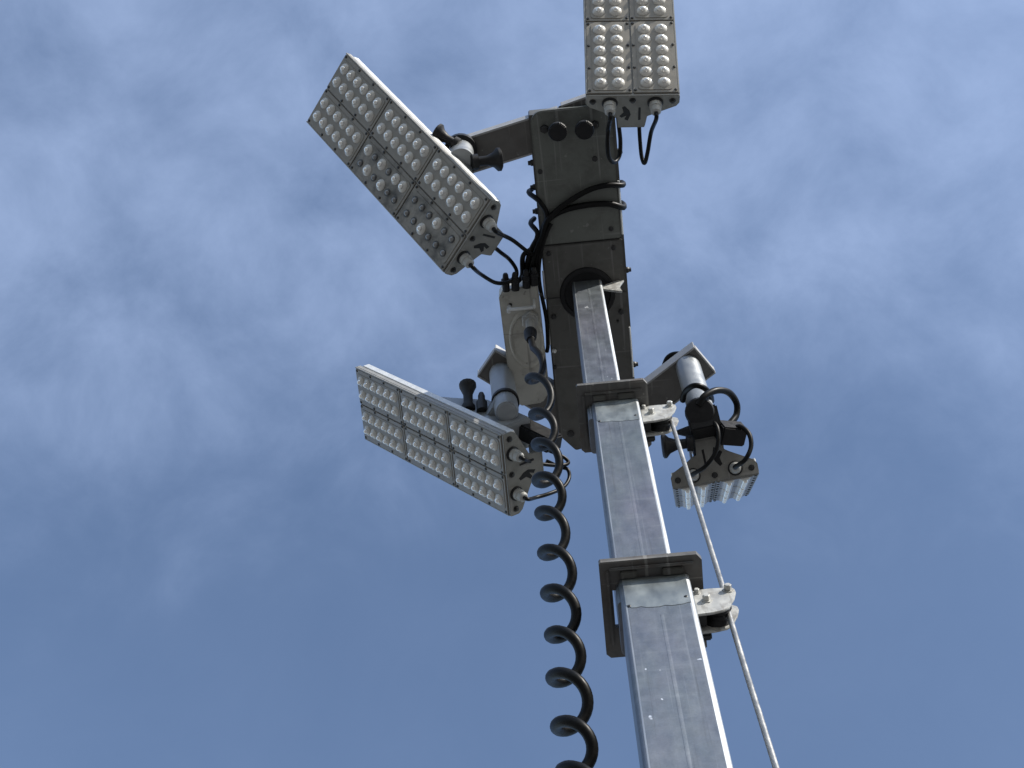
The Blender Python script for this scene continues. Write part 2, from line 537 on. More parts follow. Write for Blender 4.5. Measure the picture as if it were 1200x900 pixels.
def pulley(i, px, pz, w, h, yn, gap):
    """sheave block bolted to the right of a collar: two cheek plates facing the camera with the sheave between"""
    bm = newbm()
    lathe(bm, (px + w * 0.50, yn + 0.006, pz - h * 0.62), (0, 1, 0),
          [(0, w * .30), (gap * .15, w * .34), (gap * .38, w * .26), (gap * .62, w * .26), (gap * .85, w * .34), (gap - 0.006, w * .30)], 24)
    p = obj('pulley', bm, BLACK, secs[i], world=True)
    ol = [(0, -0.06), (0.12, -.02), (.42, .0), (.90, -0.03), (.99, -.10), (1.0, -.24), (.93, -.48), (.76, -.82), (.62, -.92), (.34, -.98), (0, -1.0)]
    for y, dx, dz in ((yn, 0, 0), (yn + gap, 0.004, -0.004)):
        bm = newbm()
        prism(bm, [(px + dx + a * w, pz + dz + b * h) for a, b in ol], y, y + 0.006, 'y')
        obj('cheek_plate', bm, ZINC_WHITE, p, 0.0012, world=True)
    for a, b, r in ((.83, -.14, .0085), (.28, -.48, .0085), (.10, -.14, .006)):
        bm = newbm()
        c = V((px + a * w, yn, pz + b * h))
        lathe(bm, c, (0, -1, 0), [(0, r * 1.5), (.002, r * 1.5), (.0021, r), (r * 1.5, r), (r * 1.7, r * .8)], 6)
        cyl(bm, c, c + V((0, gap + 0.02, 0)), r * .55, 8)
        obj('bolt', bm, ZINC_WHITE, p, world=True)
    bm = newbm()                                         # mounting tongue to the tube and dark keeper below
    box(bm, SECT[i][1] - 0.004, px + w * .22, yn + 0.010, yn + gap - 0.004, pz - h * .9, pz - h * .1)
    obj('tongue', bm, DARK, p, 0.002, world=True)
    bm = newbm()
    box(bm, px + w * .02, px + w * .30, yn + gap + 0.007, yn + gap + 0.022, pz - h * 1.05, pz - h * .5)
    obj('keeper', bm, DARK, p, 0.003, world=True)
    return p

pulley(1, 0.204, 5.605, 0.104, 0.120, 1.618, 0.040)
pulley(2, 0.231, 4.477, 0.093, 0.108, 1.606, 0.042)

# ------------------------------------------------------------------ wire rope
def rope(bm, pts, r, strands=6, pitch=0.075, step=0.008, seg=24):
    """one laid rope: a lobed section that turns as it runs"""
    pts = [V(p) for p in pts]
    dense = [pts[0]]
    for p, q in zip(pts, pts[1:]):
        n = max(1, int((q - p).length / step))
        dense += [p.lerp(q, k / n) for k in range(1, n + 1)]
    rings = []
    for i, p in enumerate(dense):
        d = (dense[min(i + 1, len(dense) - 1)] - dense[max(i - 1, 0)]).normalized()
        x = V((0, 1, 0)).cross(d).normalized()
        y = d.cross(x)
        tw = 2 * PI * i * step / pitch
        ring = []
        for k in range(seg):
            a = 2 * PI * k / seg
            rr = r * (0.80 + 0.20 * abs(math.cos(strands / 2 * (a - tw))))
            ring.append(bm.verts.new(p + (x * math.cos(a) + y * math.sin(a)) * rr))
        rings.append(ring)
    for u, v in zip(rings, rings[1:]):
        for k in range(seg):
            bm.faces.new((u[k], u[(k + 1) % seg], v[(k + 1) % seg], v[k]))
    bm.faces.new(rings[0][::-1])
    bm.faces.new(rings[-1])
bm = newbm()
rope(bm, [(0.284, 1.642, 5.60), (0.288, 1.641, 5.50), (0.3035, 1.632, 4.53), (0.3005, 1.630, 4.43), (0.3035, 1.626, 4.15), (0.3095, 1.622, 3.83), (0.322, 1.61, 3.1), (0.36, 1.57, 0.05)], 0.0064)
tag(obj('wire_rope', bm, WIRE, smooth=80), 'thin grey steel wire rope running over the pulleys right of the mast', 'wire rope')

# ------------------------------------------------------------------ crossbar on top of the mast
ZB = 6.85
bar = thing('crossbar', 'long dark grey crossbar on top of the mast seen from below', 'crossbar', (0.10, 1.62, ZB))
bm = newbm()
prism(bm, [(-0.05, 0.975), (0.257, 0.975), (0.257, 2.19), (0.235, 2.25), (0.01, 2.285), (-0.05, 2.215)], ZB + 0.012, ZB + 0.115)
obj('channel', bm, PAINT2, bar, 0.003, world=True)
bm = newbm()
prism(bm, rrect(-0.044, 0.244, 0.958, 1.448, 0.045, 6, (0, 0, 1, 1)), ZB - 0.016, ZB + 0.011)
cov = obj('cover_plate', bm, PAINT, bar, 0.004, world=True)
bm = newbm()
prism(bm, [(-0.046, 1.456), (0.249, 1.456), (0.249, 2.185), (0.225, 2.245), (0.012, 2.275), (-0.044, 2.215)], ZB - 0.004, ZB + 0.011)
obj('bottom_plate', bm, PAINT2, bar, 0.003, world=True)
bm = newbm()
prism(bm, [(-0.046, 1.655), (0.249, 1.655), (0.249, 1.658), (-0.046, 1.658)], ZB - 0.0065, ZB - 0.003)
obj('plate_joint', bm, DARK, bar, world=True)
bm = newbm()                                                # dark round socket that takes the mast head
lathe(bm, (0.106, 1.652, ZB - 0.003), (0, 0, -1), [(0, 0.104), (0.008, 0.100), (0.010, 0.086), (0.004, 0.084)], 36)
obj('mast_socket', bm, BLACK, bar, world=True)
# knobs and bolts
for px, py in ((653, 150), (684, 148)):
    c = at_z(px, py, ZB - 0.016)
    bm = newbm()
    lathe(bm, c, (0, 0, -1), [(0, 0.024), (0.006, 0.024), (0.007, 0.018), (0.045, 0.018)], 14)
    st = obj('clamp_stud', bm, POST, bar, world=True)
    bm = newbm()
    lathe(bm, c + V((0, 0, -0.038)), (0, 0, -1), [(0, 0.020), (0.006, 0.033), (0.030, 0.036), (0.038, 0.032)], 9)
    obj('knob', bm, BLACK, st, 0.003, world=True)
for px, py, r in ((638, 151, .017), (697, 146, .017)):
    bm = newbm()
    c = at_z(px, py, ZB - 0.016)
    lathe(bm, c, (0, 0, -1), [(0, r), (.003, r), (.0032, r * .75), (.016, r * .75), (.018, r * .55)], 6)
    obj('bolt', bm, DARK, bar, world=True)
for px, py, r in ((633, 201, .009), (697, 186, .010), (716, 268, .009), (640, 276, .008)):
    bm = newbm()
    lathe(bm, at_z(px, py, ZB - 0.016), (0, 0, -1), [(0, r), (.004, r), (.006, r * .6)], 10)
    obj('bolt', bm, DARK, bar, world=True)
for px, py, r in ((719, 290, .009), (643, 297, .009), (649, 371, .010), (728, 365, .011), (669, 508, .014), (650, 430, .008), (724, 376, .005)):
    bm = newbm()
    lathe(bm, at_z(px, py, ZB - 0.004), (0, 0, -1), [(0, r), (.006, r), (.009, r * .6)], 8)
    obj('bolt', bm, DARK, bar, world=True)
for side, ys in ((-0.050, (1.15, 1.24, 1.33)), (0.257, (1.14, 1.585, 1.96))):
    for y in ys:
        bm = newbm()
        lathe(bm, (side, y, ZB + 0.03), (1 if side > 0 else -1, 0, 0), [(0, .012), (.006, .012), (.010, .009), (.018, .008)], 8)
        obj('bolt', bm, DARK, bar, world=True)
# bright rods added to paint sunlit edge highlights along both sides
for x, y0, y1 in ((0.2515, 1.24, 1.44), (0.2515, 1.80, 2.0), (-0.0505, 1.55, 1.66), (-0.0505, 1.76, 1.84)):
    bm = newbm()
    cyl(bm, (x, y0, ZB + 0.004), (x, y1, ZB + 0.004), 0.0042, 8)
    obj('edge_highlight', bm, EDGE, bar, world=True)

def arm(root, tip, w, tipcut=0.0, over=0.05):
    """flat box arm that swings out from the bar; near flange deeper than the web"""
    root = V(root); tip = V(tip)
    d = (tip - root).normalized()
    n = V((-d.y, d.x, 0))
    if n.y > 0: n = -n                                      # n towards the camera side
    mtx = M(((d.x, n.x, 0, root.x), (d.y, n.y, 0, root.y), (0, 0, 1, 0), (0, 0, 0, 1)))
    L = (tip - root).length
    bm = newbm()
    prism(bm, [(-over, -w / 2), (L, -w / 2), (L, w / 2), (-over, w / 2)], ZB + 0.022, ZB + 0.030, mtx=mtx)
    a = obj('arm', bm, ARM, bar, 0.0015, world=True)
    bm = newbm()
    box(bm, -over + 0.01, L - tipcut, w / 2 - 0.006, w / 2 + 0.001, ZB + 0.0185, ZB + 0.085, mtx)
    obj('arm_flange', bm, ARMF, a, 0.0015, world=True)
    bm = newbm()
    box(bm, -over + 0.01, L - tipcut, -w / 2 - 0.001, -w / 2 + 0.006, ZB + 0.0185, ZB + 0.085, mtx)
    box(bm, L - 0.004, L + 0.002, -w / 2 + 0.007, w / 2 - 0.007, ZB + 0.0185, ZB + 0.060, mtx)
    obj('arm_flange', bm, ARMF, a, 0.0015, world=True)
    return a

arm((0.03, 1.035, 0), (-0.345, 1.115, 0), 0.128)
arm((-0.02, 2.120, 0), (-0.298, 1.897, 0), 0.128)
arm((0.20, 2.190, 0), (0.528, 1.965, 0), 0.135)
arm((0.12, 0.995, 0), (0.40, 0.925, 0), 0.105)

# ------------------------------------------------------------------ junction box with the coiled cable
jb = thing('junction_box', 'grey painted junction box beside the crossbar with a round cable inlet underneath', 'junction box', (-0.13, 1.77, ZB))
bm = newbm()
prism(bm, [(-0.222, 1.630), (-0.205, 1.600), (-0.075, 1.590), (-0.070, 2.02), (-0.100, 2.06), (-0.185, 2.065), (-0.215, 2.03)], ZB - 0.03, ZB + 0.08)
obj('case', bm, BOXP, jb, 0.006, world=True)
bm = newbm()
lathe(bm, (-0.136, 1.80, ZB - 0.029), (0, 0, -1), [(0, 0.066), (0.006, 0.064), (0.010, 0.060), (0.010, 0.056), (0.003, 0.052)], 36)
for v in bm.verts: v.co.y = 1.80 + (v.co.y - 1.80) * 1.75
obj('inlet_ring', bm, BOXP, jb, world=True)
gx = at_z(621, 373, ZB - 0.035)
bm = newbm()
lathe(bm, gx, (0, 0, -1), [(0, 0.034), (0.030, 0.034), (0.034, 0.030)], 6)
gl = obj('inlet_gland', bm, GLAND, jb, world=True)
bm = newbm()
lathe(bm, gx + V((0, 0, -0.034)), (0, 0, -1), [(0, 0.026), (0.012, 0.026), (0.013, 0.017), (0.11, 0.0165), (0.112, 0.021), (0.13, 0.021)], 18)
obj('inlet_stem', bm, GLAND, gl, world=True)
bm = newbm()
lathe(bm, gx + V((0, 0, -0.163)), (0, 0, -1), [(0, 0.024), (0.05, 0.022), (0.06, 0.018), (0.085, 0.015)], 18)
obj('strain_relief', bm, BLACK, gl, world=True)
for px, py, w in ((593, 338, .014), (604, 337, .015), (617, 334, .015), (626, 331, .014)):
    c = at_z(px, py, ZB - 0.052)
    bm = newbm()
    lathe(bm, c, (0.06, -1, -0.10), [(-0.01, w), (.02, w), (.022, w * 1.2), (.036, w * 1.2), (.038, w * .85), (.055, w * .7), (.06, w * .5)], 14)
    obj('connector', bm, BLACK, jb, world=True)
bm = newbm()
box(bm, -0.195, -0.095, 1.648, 1.655, ZB - 0.120, ZB - 0.095)
box(bm, -0.195, -0.180, 1.656, 1.664, ZB - 0.118, ZB - 0.028)
box(bm, -0.098, -0.088, 1.640, 1.655, ZB - 0.118, ZB - 0.028)
obj('connector_bracket', bm, EDGE, jb, 0.003, world=True)  # near-white colour stands in for sun glints on the connectors
for px, py in ((598, 357), (606, 420), (634, 345)):
    bm = newbm()
    lathe(bm, at_z(px, py, ZB - 0.03), (0, 0, -1), [(0, .007), (.004, .007), (.005, .004)], 8)
    obj('screw', bm, DARK, jb, world=True)

# coiled cable: a helix whose axis drifts towards the mast and whose turns close up as the load on them falls
tips = [443, 485, 520, 562, 600, 647, 694, 743, 793, 850, 903, 962]
def axis_pt(py):
    tab = [(405, 624, 1.745), (443, 631, 1.69), (520, 639.5, 1.66), (600, 645.5, 1.65), (694, 656, 1.64), (793, 665, 1.63), (850, 671.5, 1.625), (962, 683.5, 1.61), (1100, 696, 1.60)]
    for (a, xa, ya), (b, xb, yb) in zip(tab, tab[1:]):
        if py <= b:
            t = (py - a) / (b - a)
            return at_y(xa + (xb - xa) * t, py, ya + (yb - ya) * t)
    return at_y(tab[-1][1], py, tab[-1][2])
def py_of(turn):
    k = turn - 0.5
    if k <= 0: return 443 + 40 * k
    i = min(int(k), len(tips) - 2)
    return tips[i] + (tips[i + 1] - tips[i]) * (k - i)
pts = []
start = gx + V((0, 0, -0.235))
T0 = -0.25
steps = 26
for s in range(int((11.5 - T0) * steps)):
    turn = T0 + s / steps
    a = 2 * PI * turn
    R = 0.033 * min(1.0, 0.45 + 0.55 * (turn - T0) / 0.5) * (1 + 0.05 * math.sin(turn * 2.3))
    c = axis_pt(py_of(turn))
    pts.append(c + V((R * math.cos(a), R * math.sin(a), 0)))
last = pts[-1]
zz = last.z
k = 0
while zz > 2.2:                                              # goes on below the frame, then runs straight to the mast foot
    k += 1
    a = 2 * PI * (11.5 + k / steps)
    zz -= 0.17 / steps
    pts.append(V((last.x + 0.033 + 0.033 * math.cos(a), last.y + 0.033 * math.sin(a), zz)))
p = pts[-1]
pts += [p + V((0.0, 0.01, -0.1)), V((0.03, 1.58, 1.2)), V((0.035, 1.6, 0.1))]
pts = [start + V((0, 0, 0.02)), start + V((0.002, 0, -0.01))] + pts
bm = newbm()
tube(bm, pts, 0.0118, 12)
tag(obj('coiled_cable', bm, RUBBER, smooth=80), 'thick black coiled cable hanging down beside the mast from the grey box', 'cable')

# ------------------------------------------------------------------ cable bundle wound round the crossbar
bun = thing('cable_bundle', 'black cables wound twice round the crossbar and bundled down its left edge', 'cable bundle', (-0.05, 1.4, ZB))
def cable(pts, r, parent, name='cable', seg=8, n=8):
    bm = newbm()
    tube(bm, spline(pts, n), r, seg)
    return obj(name, bm, RUBBER, parent, world=True, smooth=80)
zl = ZB - 0.032
cable([at_z(716, 217, ZB + .12), at_z(728, 214, ZB + .06), at_z(729, 217, ZB), at_z(712, 217, zl), at_z(692, 222, zl - .004), at_z(670, 234, zl - .006), at_z(650, 249, zl - .006), at_z(640, 262, zl - .01), at_z(634, 285, zl - .01), at_z(629, 305, zl), at_z(627, 322, zl + .02)], 0.0105, bun)
cable([at_z(716, 240, ZB + .12), at_z(728, 238, ZB + .06), at_z(730, 243, ZB), at_z(714, 239, zl), at_z(690, 240, zl), at_z(662, 246, zl + .004), at_z(643, 257, zl), at_z(633, 275, zl), at_z(622, 295, zl), at_z(617, 318, zl + .02), at_z(617, 330, zl + .03)], 0.0115, bun)
cable([at_z(623, 222, ZB + .10), at_z(620, 226, ZB + .03), at_z(632, 236, zl), at_z(641, 252, zl), at_z(637, 272, zl - .008), at_z(627, 297, zl - .012), at_z(622, 320, zl + .01), at_z(621, 331, zl + .03)], 0.0095, bun)
cable([at_z(626, 256, ZB + .09), at_z(622, 262, ZB + .02), at_z(630, 274, zl), at_z(624, 290, zl + .005), at_z(613, 300, zl), at_z(612, 322, zl + .02), at_z(606, 331, zl + .03)], 0.0095, bun)
cable([at_z(646, 262, zl - .012), at_z(640, 275, zl - .014), at_z(633, 300, zl - .012), at_z(632, 330, zl + .01), at_z(640, 372, zl + .03), at_z(642, 402, zl + .03), at_z(641, 412, zl + .05)], 0.0075, bun)
bm = newbm()
lathe(bm, at_z(648, 411, ZB - .004), (0.9, 0.1, -0.5), [(0, .008), (.010, .008), (.013, .005)], 10)
obj('tie_head', bm, EDGE, bun, world=True)

# ------------------------------------------------------------------ flood lamps
LL_, WW = 1.046, 0.33
HL, HW = LL_ / 2, WW / 2

def lens_mesh(name, m, ring):
    bm = newbm()
    z0 = 0.0 if ring else 0.0085
    prof = [(z0, 0.0112)]
    for k in range(1, 6):
        a = PI / 2 * k / 6
        prof.append((z0 + 0.0115 * math.sin(a), 0.0112 * math.cos(a)))
    prof.append((z0 + 0.0116, 0.0))
    lathe(bm, (0, 0, 0), (0, 0, 1), prof, 14)
    bmesh.ops.remove_doubles(bm, verts=bm.verts, dist=2e-4)
    if not ring:
        lathe(bm, (0, 0, 0), (0, 0, 1), [(0, 0.0235), (0.0040, 0.0215), (0.0070, 0.0175), (0.0086, 0.0130), (0.0090, 0.0100)], 16)
    if ring:
        lathe(bm, (0, 0, 0), (0, 0, 1), [(0, 0.0155), (0.002, 0.0155), (0.0021, 0.012)], 14)
    bmesh.ops.recalc_face_normals(bm, faces=bm.faces)
    me = bpy.data.meshes.new(name)
    for f in bm.faces: f.smooth = True
    bm.to_mesh(me); bm.free()
    me.materials.append(m)
    me.materials.append(RING if ring else SKIRT)
    if True:
        for p in me.polygons:
            if max((me.vertices[v].co.xy.length for v in p.vertices)) > 0.0119: p.material_index = 1
    me.set_sharp_from_angle(angle=math.radians(60))
    return me
LENS_ME = lens_mesh('lens', LENS, False)
LENSD_ME = lens_mesh('darkened_lens', LENSD, True)
MESH = {}

def lampmesh(key, build):
    if key not in MESH: MESH[key] = build()
    return MESH[key]

def piece(key, name, builder, m, parent, bevel=0.0, loc=None, smooth=None):
    """a lamp piece in the lamp's own space; its mesh is built once and shared by the four lamps"""
    if key not in MESH:
        bm = newbm()
        builder(bm)
        o = obj(name, bm, m, parent, bevel, smooth=smooth)
        MESH[key] = o.data
    else:
        o = obj(name, None, m, parent, bevel, mesh=MESH[key])
    if loc: o.location = loc
    return o

def b_tray(bm):
    prism(bm, rrect(-HL, HL, -HW, HW, 0.006, 3), -0.022, -0.003)
def b_rim(bm):
    box(bm, -HL + .001, HL - .001, HW - 0.006, HW - 0.001, -0.004, 0.003)
    box(bm, -HL + .001, HL - .001, -HW + 0.001, -HW + 0.006, -0.004, 0.003)
def b_gap(bm):
    box(bm, -HL + .006, HL - .006, -HW + .008, HW - .008, -0.032, -0.021)
def b_back(bm):
    prism(bm, rrect(-HL + .004, HL - .002, -HW + .003, HW - .003, 0.008, 3), -0.060, -0.0305)
def b_driver(bm):
    prism(bm, [(0.150, -0.0595), (-0.150, -0.0595), (-0.065, -0.115), (0.065, -0.115)], -0.10, 0.45, 'x')
    for v in bm.verts:
        if v.co.x < 0 and v.co.z < -0.1: v.co.x += 0.10
def b_bracket(bm):
    prism(bm, [(-0.10, -0.056), (0.34, -0.056), (0.32, -0.130), (0.28, -0.165), (0.12, -0.165), (0.02, -0.110)], 0.066, 0.074, 'y')
    prism(bm, [(0.12, -0.157), (0.28, -0.157), (0.28, -0.165), (0.12, -0.165)], -0.02, 0.0655, 'y')
def b_module(bm):
    prism(bm, rrect(-0.1715, 0.1715, -0.0780, 0.0780, 0.006, 3), -0.004, 0.004)
def b_modlip(bm):
    prism(bm, rrect(-0.161, 0.161, -0.061, 0.061, 0.014, 4), 0.003, 0.0062)
def b_screws(bm):
    for y in (-0.0705, 0.0705):
        for x in (-0.160, -0.0535, 0.0535, 0.160):
            lathe(bm, (x, y, 0.003), (0, 0, 1), [(0, .0055), (.0035, .0055), (.0045, .003)], 7)
TABC = 0.0
def b_endplate(bm):
    ol = [(HW - .002, 0.0), (-HW + .002, 0.0), (-HW, -0.010), (-HW, -0.039), (-HW + 0.012, -0.056), (-0.070, -0.102), (-0.052, -0.114), (-0.049, -0.160), (0.049, -0.160), (0.055, -0.108), (HW - 0.010, -0.056), (HW, -0.039), (HW, -0.010)]
    prism(bm, ol, HL, HL + 0.008, 'x')
def b_tabfold(bm):
    box(bm, HL - 0.07, HL + 0.006, TABC - 0.048, TABC + 0.048, -0.168, -0.1605)
def b_slots(bm):
    # raised black shapes paint the shade of two cut-outs in the tab: a barbed hook and a straight slot
    prism(bm, [(-0.036, -0.058), (-0.026, -0.052), (-0.010, -0.074), (-0.004, -0.096), (-0.014, -0.128), (-0.026, -0.120), (-0.018, -0.100), (-0.036, -0.112), (-0.044, -0.104), (-0.030, -0.084)], HL + 0.0065, HL + 0.0088, 'x')
    prism(bm, [(0.022, -0.060), (0.030, -0.060), (0.032, -0.124), (0.023, -0.126)], HL + 0.0065, HL + 0.0088, 'x')
def b_endscrew(bm):
    if True:
        lathe(bm, (0, 0, 0), (1, 0, 0), [(0, .012), (.003, .012), (.004, .0075), (.010, .0075), (.011, .004)], 10)
def b_glandring(bm):
    lathe(bm, (0, 0, 0), (1, 0, 0), [(0, .028), (.006, .028), (.009, .0235)], 18)
def b_glandbody(bm):
    lathe(bm, (0.009, 0, 0), (1, 0, 0), [(0, .0225), (.016, .0225), (.017, .020), (.038, .0185), (.044, .013), (.045, .009)], 12)

def flood(label, pos, R, scale, darkened=()):
    rot = M(((R[0][0], R[0][1], R[0][2], 0), (R[1][0], R[1][1], R[1][2], 0), (R[2][0], R[2][1], R[2][2], 0), (0, 0, 0, 1)))
    pos = EYE + (V(pos) - EYE) * scale
    t = thing('flood_lamp', label, 'floodlight', pos, rot @ M.Scale(scale, 4), 'LED floodlights around the mast head')
    h = piece('tray', 'housing', b_tray, ALU, t, 0.0015)
    piece('rim', 'rim', b_rim, ALU, h, 0.001)
    piece('gap', 'gasket', b_gap, DARK, h)
    piece('back', 'back_cover', b_back, EDGE, t, 0.002)
    piece('driver', 'driver_box', b_driver, POST, t, 0.004)
    piece('bracket', 'mounting_bracket', b_bracket, POST, t, 0.0015)
    for ix in range(3):
        for iy in range(2):
            mo = piece('module', 'lens_module', b_module, MODULE, t, 0.0015, ((ix - 1) * 0.3475, (iy - .5) * 0.1605, 0))
            rp = piece('modlip', 'raised_plate', b_modlip, MODULE, mo, 0.0012)
            if (ix, iy) in darkened:                            # two modules on one lamp with dark blotches and darker lenses
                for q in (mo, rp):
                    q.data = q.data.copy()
                    q.data.materials[0] = BLOTCHED
            piece('screws', 'screw', b_screws, DARK, mo)['kind'] = 'stuff'
            for r in range(2):
                for k in range(6):
                    dark = (ix, iy) in darkened and not (random.random() < 0.22)
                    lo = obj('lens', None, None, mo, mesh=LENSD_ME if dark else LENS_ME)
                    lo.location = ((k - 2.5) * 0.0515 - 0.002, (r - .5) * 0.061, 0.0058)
    e = piece('endplate', 'end_plate', b_endplate, CAPM, t, 0.0015)
    piece('tabfold', 'mounting_tab', b_tabfold, CAPM, e, 0.001)
    piece('slots', 'slot', b_slots, BLACK, e)
    for y, z in ((-.140, -.026), (0.0, -.022), (.140, -.026)):
        piece('endscrew', 'screw', b_endscrew, DARK, e, 0, (HL + 0.007, y, z))
    for y in (-0.080, 0.080):
        gr = piece('glandring', 'gland_seal', b_glandring, BLACK, t, 0, (HL + 0.007, y, -0.034))
        piece('glandbody', 'cable_gland', b_glandbody, GLAND, gr)
    return t

def local(t, x, y, z):
    return wm(t) @ V((x, y, z))

def post(t, top, bottom, r=0.046, ring=True):
    top = V(top); bottom = V(bottom)
    bm = newbm()
    Lp = (bottom - top).length
    lathe(bm, top, bottom - top, [(0, r), (Lp, r)], 28)
    p = obj('swivel_post', bm, POST, t, world=True)
    if not ring: return p
    bm = newbm()
    lathe(bm, bottom, bottom - top, [(-0.001, r + 0.004), (0.022, r + 0.004), (0.024, r * .8), (0.03, r * .8)], 28)
    obj('post_ring', bm, BLACK, p, world=True)
    return p

def knob(t, p, d, s=1.0):
    bm = newbm()
    lathe(bm, p, d, [(0, .026 * s), (.02 * s, .026 * s), (.022 * s, .016 * s), (.052 * s, .017 * s), (.075 * s, .026 * s), (.088 * s, .040 * s), (.096 * s, .040 * s), (.100 * s, .034 * s)], 14)
    return obj('clamp_knob', bm, BLACK, t, world=True)

GLX = HL + 0.05
# --- upper left lamp
UL = flood('silver floodlight tilted left of the crossbar, with smoky lenses and blotched plates in its lower row', (-0.5794, 1.1405, 7.1604),
           [[0.5154, 0.6133, -0.5985], [0.4402, -0.7887, -0.4292], [-0.7353, -0.0423, -0.6765]], 0.94, darkened=((1, 0), (2, 0)))
pt = V((-0.303, 1.075, ZB + 0.02)); pb = V((-0.298, 1.085, 6.72))
post(UL, pt, pb, 0.046, False)
bm = newbm()
lathe(bm, pt + V((0, 0, 0.0)), (0, 0, -1), [(0, 0.060), (0.03, 0.060), (0.035, 0.05)], 24)
obj('post_clamp', bm, BLACK, UL, world=True)
bm = newbm()                                                 # yoke from the post to the back of the lamp
b0 = local(UL, 0.22, 0.02, -0.11)
box(bm, -0.05, 0.05, -0.04, 0.04, -0.02, (pb - b0).length, M.Translation(b0) @ (pb - b0).to_track_quat('Z', 'Y').to_matrix().to_4x4())
obj('yoke', bm, POST, UL, 0.004, world=True)
knob(UL, at_z(537, 170, 6.80), (-0.75, -0.45, 0.3), 0.95)
knob(UL, at_z(553, 190, 6.70), (0.93, 0.05, 0.25), 1.05)
a1 = local(UL, GLX, 0.080, -0.034); a2 = local(UL, GLX, -0.080, -0.034)
cable([a1, a1 + (local(UL, 1, 0, 0) - local(UL, 0, 0, 0)) * 0.03, at_z(600, 281, 6.62), at_z(617, 294, 6.74), at_z(627, 301, 6.83), at_z(628, 306, 6.84), at_z(623, 317, 6.84), at_z(620, 330, 6.85)], 0.0075, UL, 'power_cable')
cable([a2, a2 + (local(UL, 1, 0, 0) - local(UL, 0, 0, 0)) * 0.03, at_z(563, 321, 6.62), at_z(580, 331, 6.70), at_z(594, 331, 6.76), at_z(604, 326, 6.80), at_z(605, 316, 6.82), at_z(597, 304, 6.80), at_z(587, 296, 6.72), at_z(577, 288, 6.66), at_z(568, 282, 6.64)], 0.0075, UL, 'power_cable')

# --- lower left lamp
LL = flood('silver floodlight left of the mast, its end plate behind the black coiled cable', (-0.5627, 2.2102, 6.9527),
           [[0.5899, 0.0112, -0.8074], [0.012, -0.9999, -0.0052], [-0.8074, -0.0067, -0.59]], 0.94)
pt = V((-0.246, 1.945, ZB + 0.02)); pb = at_z(592, 470, 6.52)
post(LL, pt, pb)
bm = newbm()
dn = (pb - pt).normalized()
lathe(bm, pb + dn * 0.02, dn, [(0, 0.043), (0.09, 0.043), (0.11, 0.036)], 24)
b0 = local(LL, 0.20, 0.0, -0.125)
box(bm, 0.30, 0.44, 0.03, 0.150, -0.19, -0.059, wm(LL))
q = (pb + dn * 0.05) - b0
box(bm, -0.045, 0.045, -0.040, 0.040, -0.02, q.length, M.Translation(b0) @ q.to_track_quat('Z', 'Y').to_matrix().to_4x4())
obj('yoke', bm, POST, LL, 0.004, world=True)
bm = newbm()
b1 = local(LL, 0.30, 0.12, -0.15); b2 = local(LL, 0.57, 0.075, -0.20)
q = b2 - b1
box(bm, -0.028, 0.028, -0.040, 0.040, 0, q.length, M.Translation(b1) @ q.to_track_quat('Z', 'Y').to_matrix().to_4x4())
obj('clamp_block', bm, BLACK, LL, 0.006, world=True)
bm = newbm()                                                 # wide fin of the tilt bracket behind the lamp's upper edge
prism(bm, [(-0.10, -0.056), (0.42, -0.056), (0.42, -0.150), (0.30, -0.205), (0.14, -0.205), (0.02, -0.125)], 0.126, 0.134, 'y', wm(LL))
obj('tilt_bracket', bm, POST, LL, 0.0015, world=True)
kp = at_z(549, 482, 6.55)
kd = at_z(548, 450, 6.68) - kp
kl = kd.length
bm = newbm()
lathe(bm, kp, kd, [(0, .026), (kl * .15, .026), (kl * .3, .017), (kl * .62, .018), (kl * .85, .029), (kl * .9, .032), (kl * .98, .032), (kl, .027)], 14)
obj('clamp_knob', bm, BLACK, LL, world=True)
bm = newbm()
kp = at_z(565, 482, 6.52)
lathe(bm, kp, at_z(564, 460, 6.62) - kp, [(0, .020), (.05, .020), (.052, .013), (.085, .013), (.10, .009)], 12)
obj('bolt', bm, DARK, LL, world=True)
ex = (local(LL, 1, 0, 0) - local(LL, 0, 0, 0))
a1 = local(LL, GLX, 0.080, -0.034); a2 = local(LL, GLX, -0.080, -0.034)
cable([a1, a1 + ex * 0.03, at_z(625, 542, 6.34), at_z(645, 545, 6.40), at_z(660, 545, 6.44), at_z(666, 542, 6.46), at_z(661, 536, 6.47), at_z(648, 530, 6.47), at_z(632, 524, 6.46)], 0.007, LL, 'power_cable')
cable([a2, a2 + ex * 0.03, at_z(628, 583, 6.26), at_z(645, 578, 6.30), at_z(660, 571, 6.36), at_z(667, 560, 6.42), at_z(665, 550, 6.45), at_z(655, 547, 6.46), at_z(640, 540, 6.46)], 0.007, LL, 'power_cable')

# --- upper right lamp
UR = flood('sunlit floodlight above the crossbar at the top, its glinting lenses facing down', (0.3568, 0.6065, 7.2171),
           [[-0.0665, 0.9966, 0.0488], [0.6111, 0.0794, -0.7876], [-0.7887, -0.0226, -0.6143]], 0.94)
pt = V((0.42, 0.955, ZB + 0.02)); pb = local(UR, 0.25, 0.02, -0.125)
post(UR, pt, pb + V((0, 0, 0.03)))
a1 = local(UR, GLX, -0.080, -0.034); a2 = local(UR, GLX, 0.080, -0.034)
ex = (local(UR, 1, 0, 0) - local(UR, 0, 0, 0))
cable([a1, a1 + ex * 0.035, at_z(713, 150, 6.60), at_z(712, 170, 6.60), at_z(714, 185, 6.62), at_z(720, 190, 6.65), at_z(726, 182, 6.68), at_z(727, 165, 6.68), at_z(725, 146, 6.66), at_z(724, 134, 6.66)], 0.0075, UR, 'power_cable')
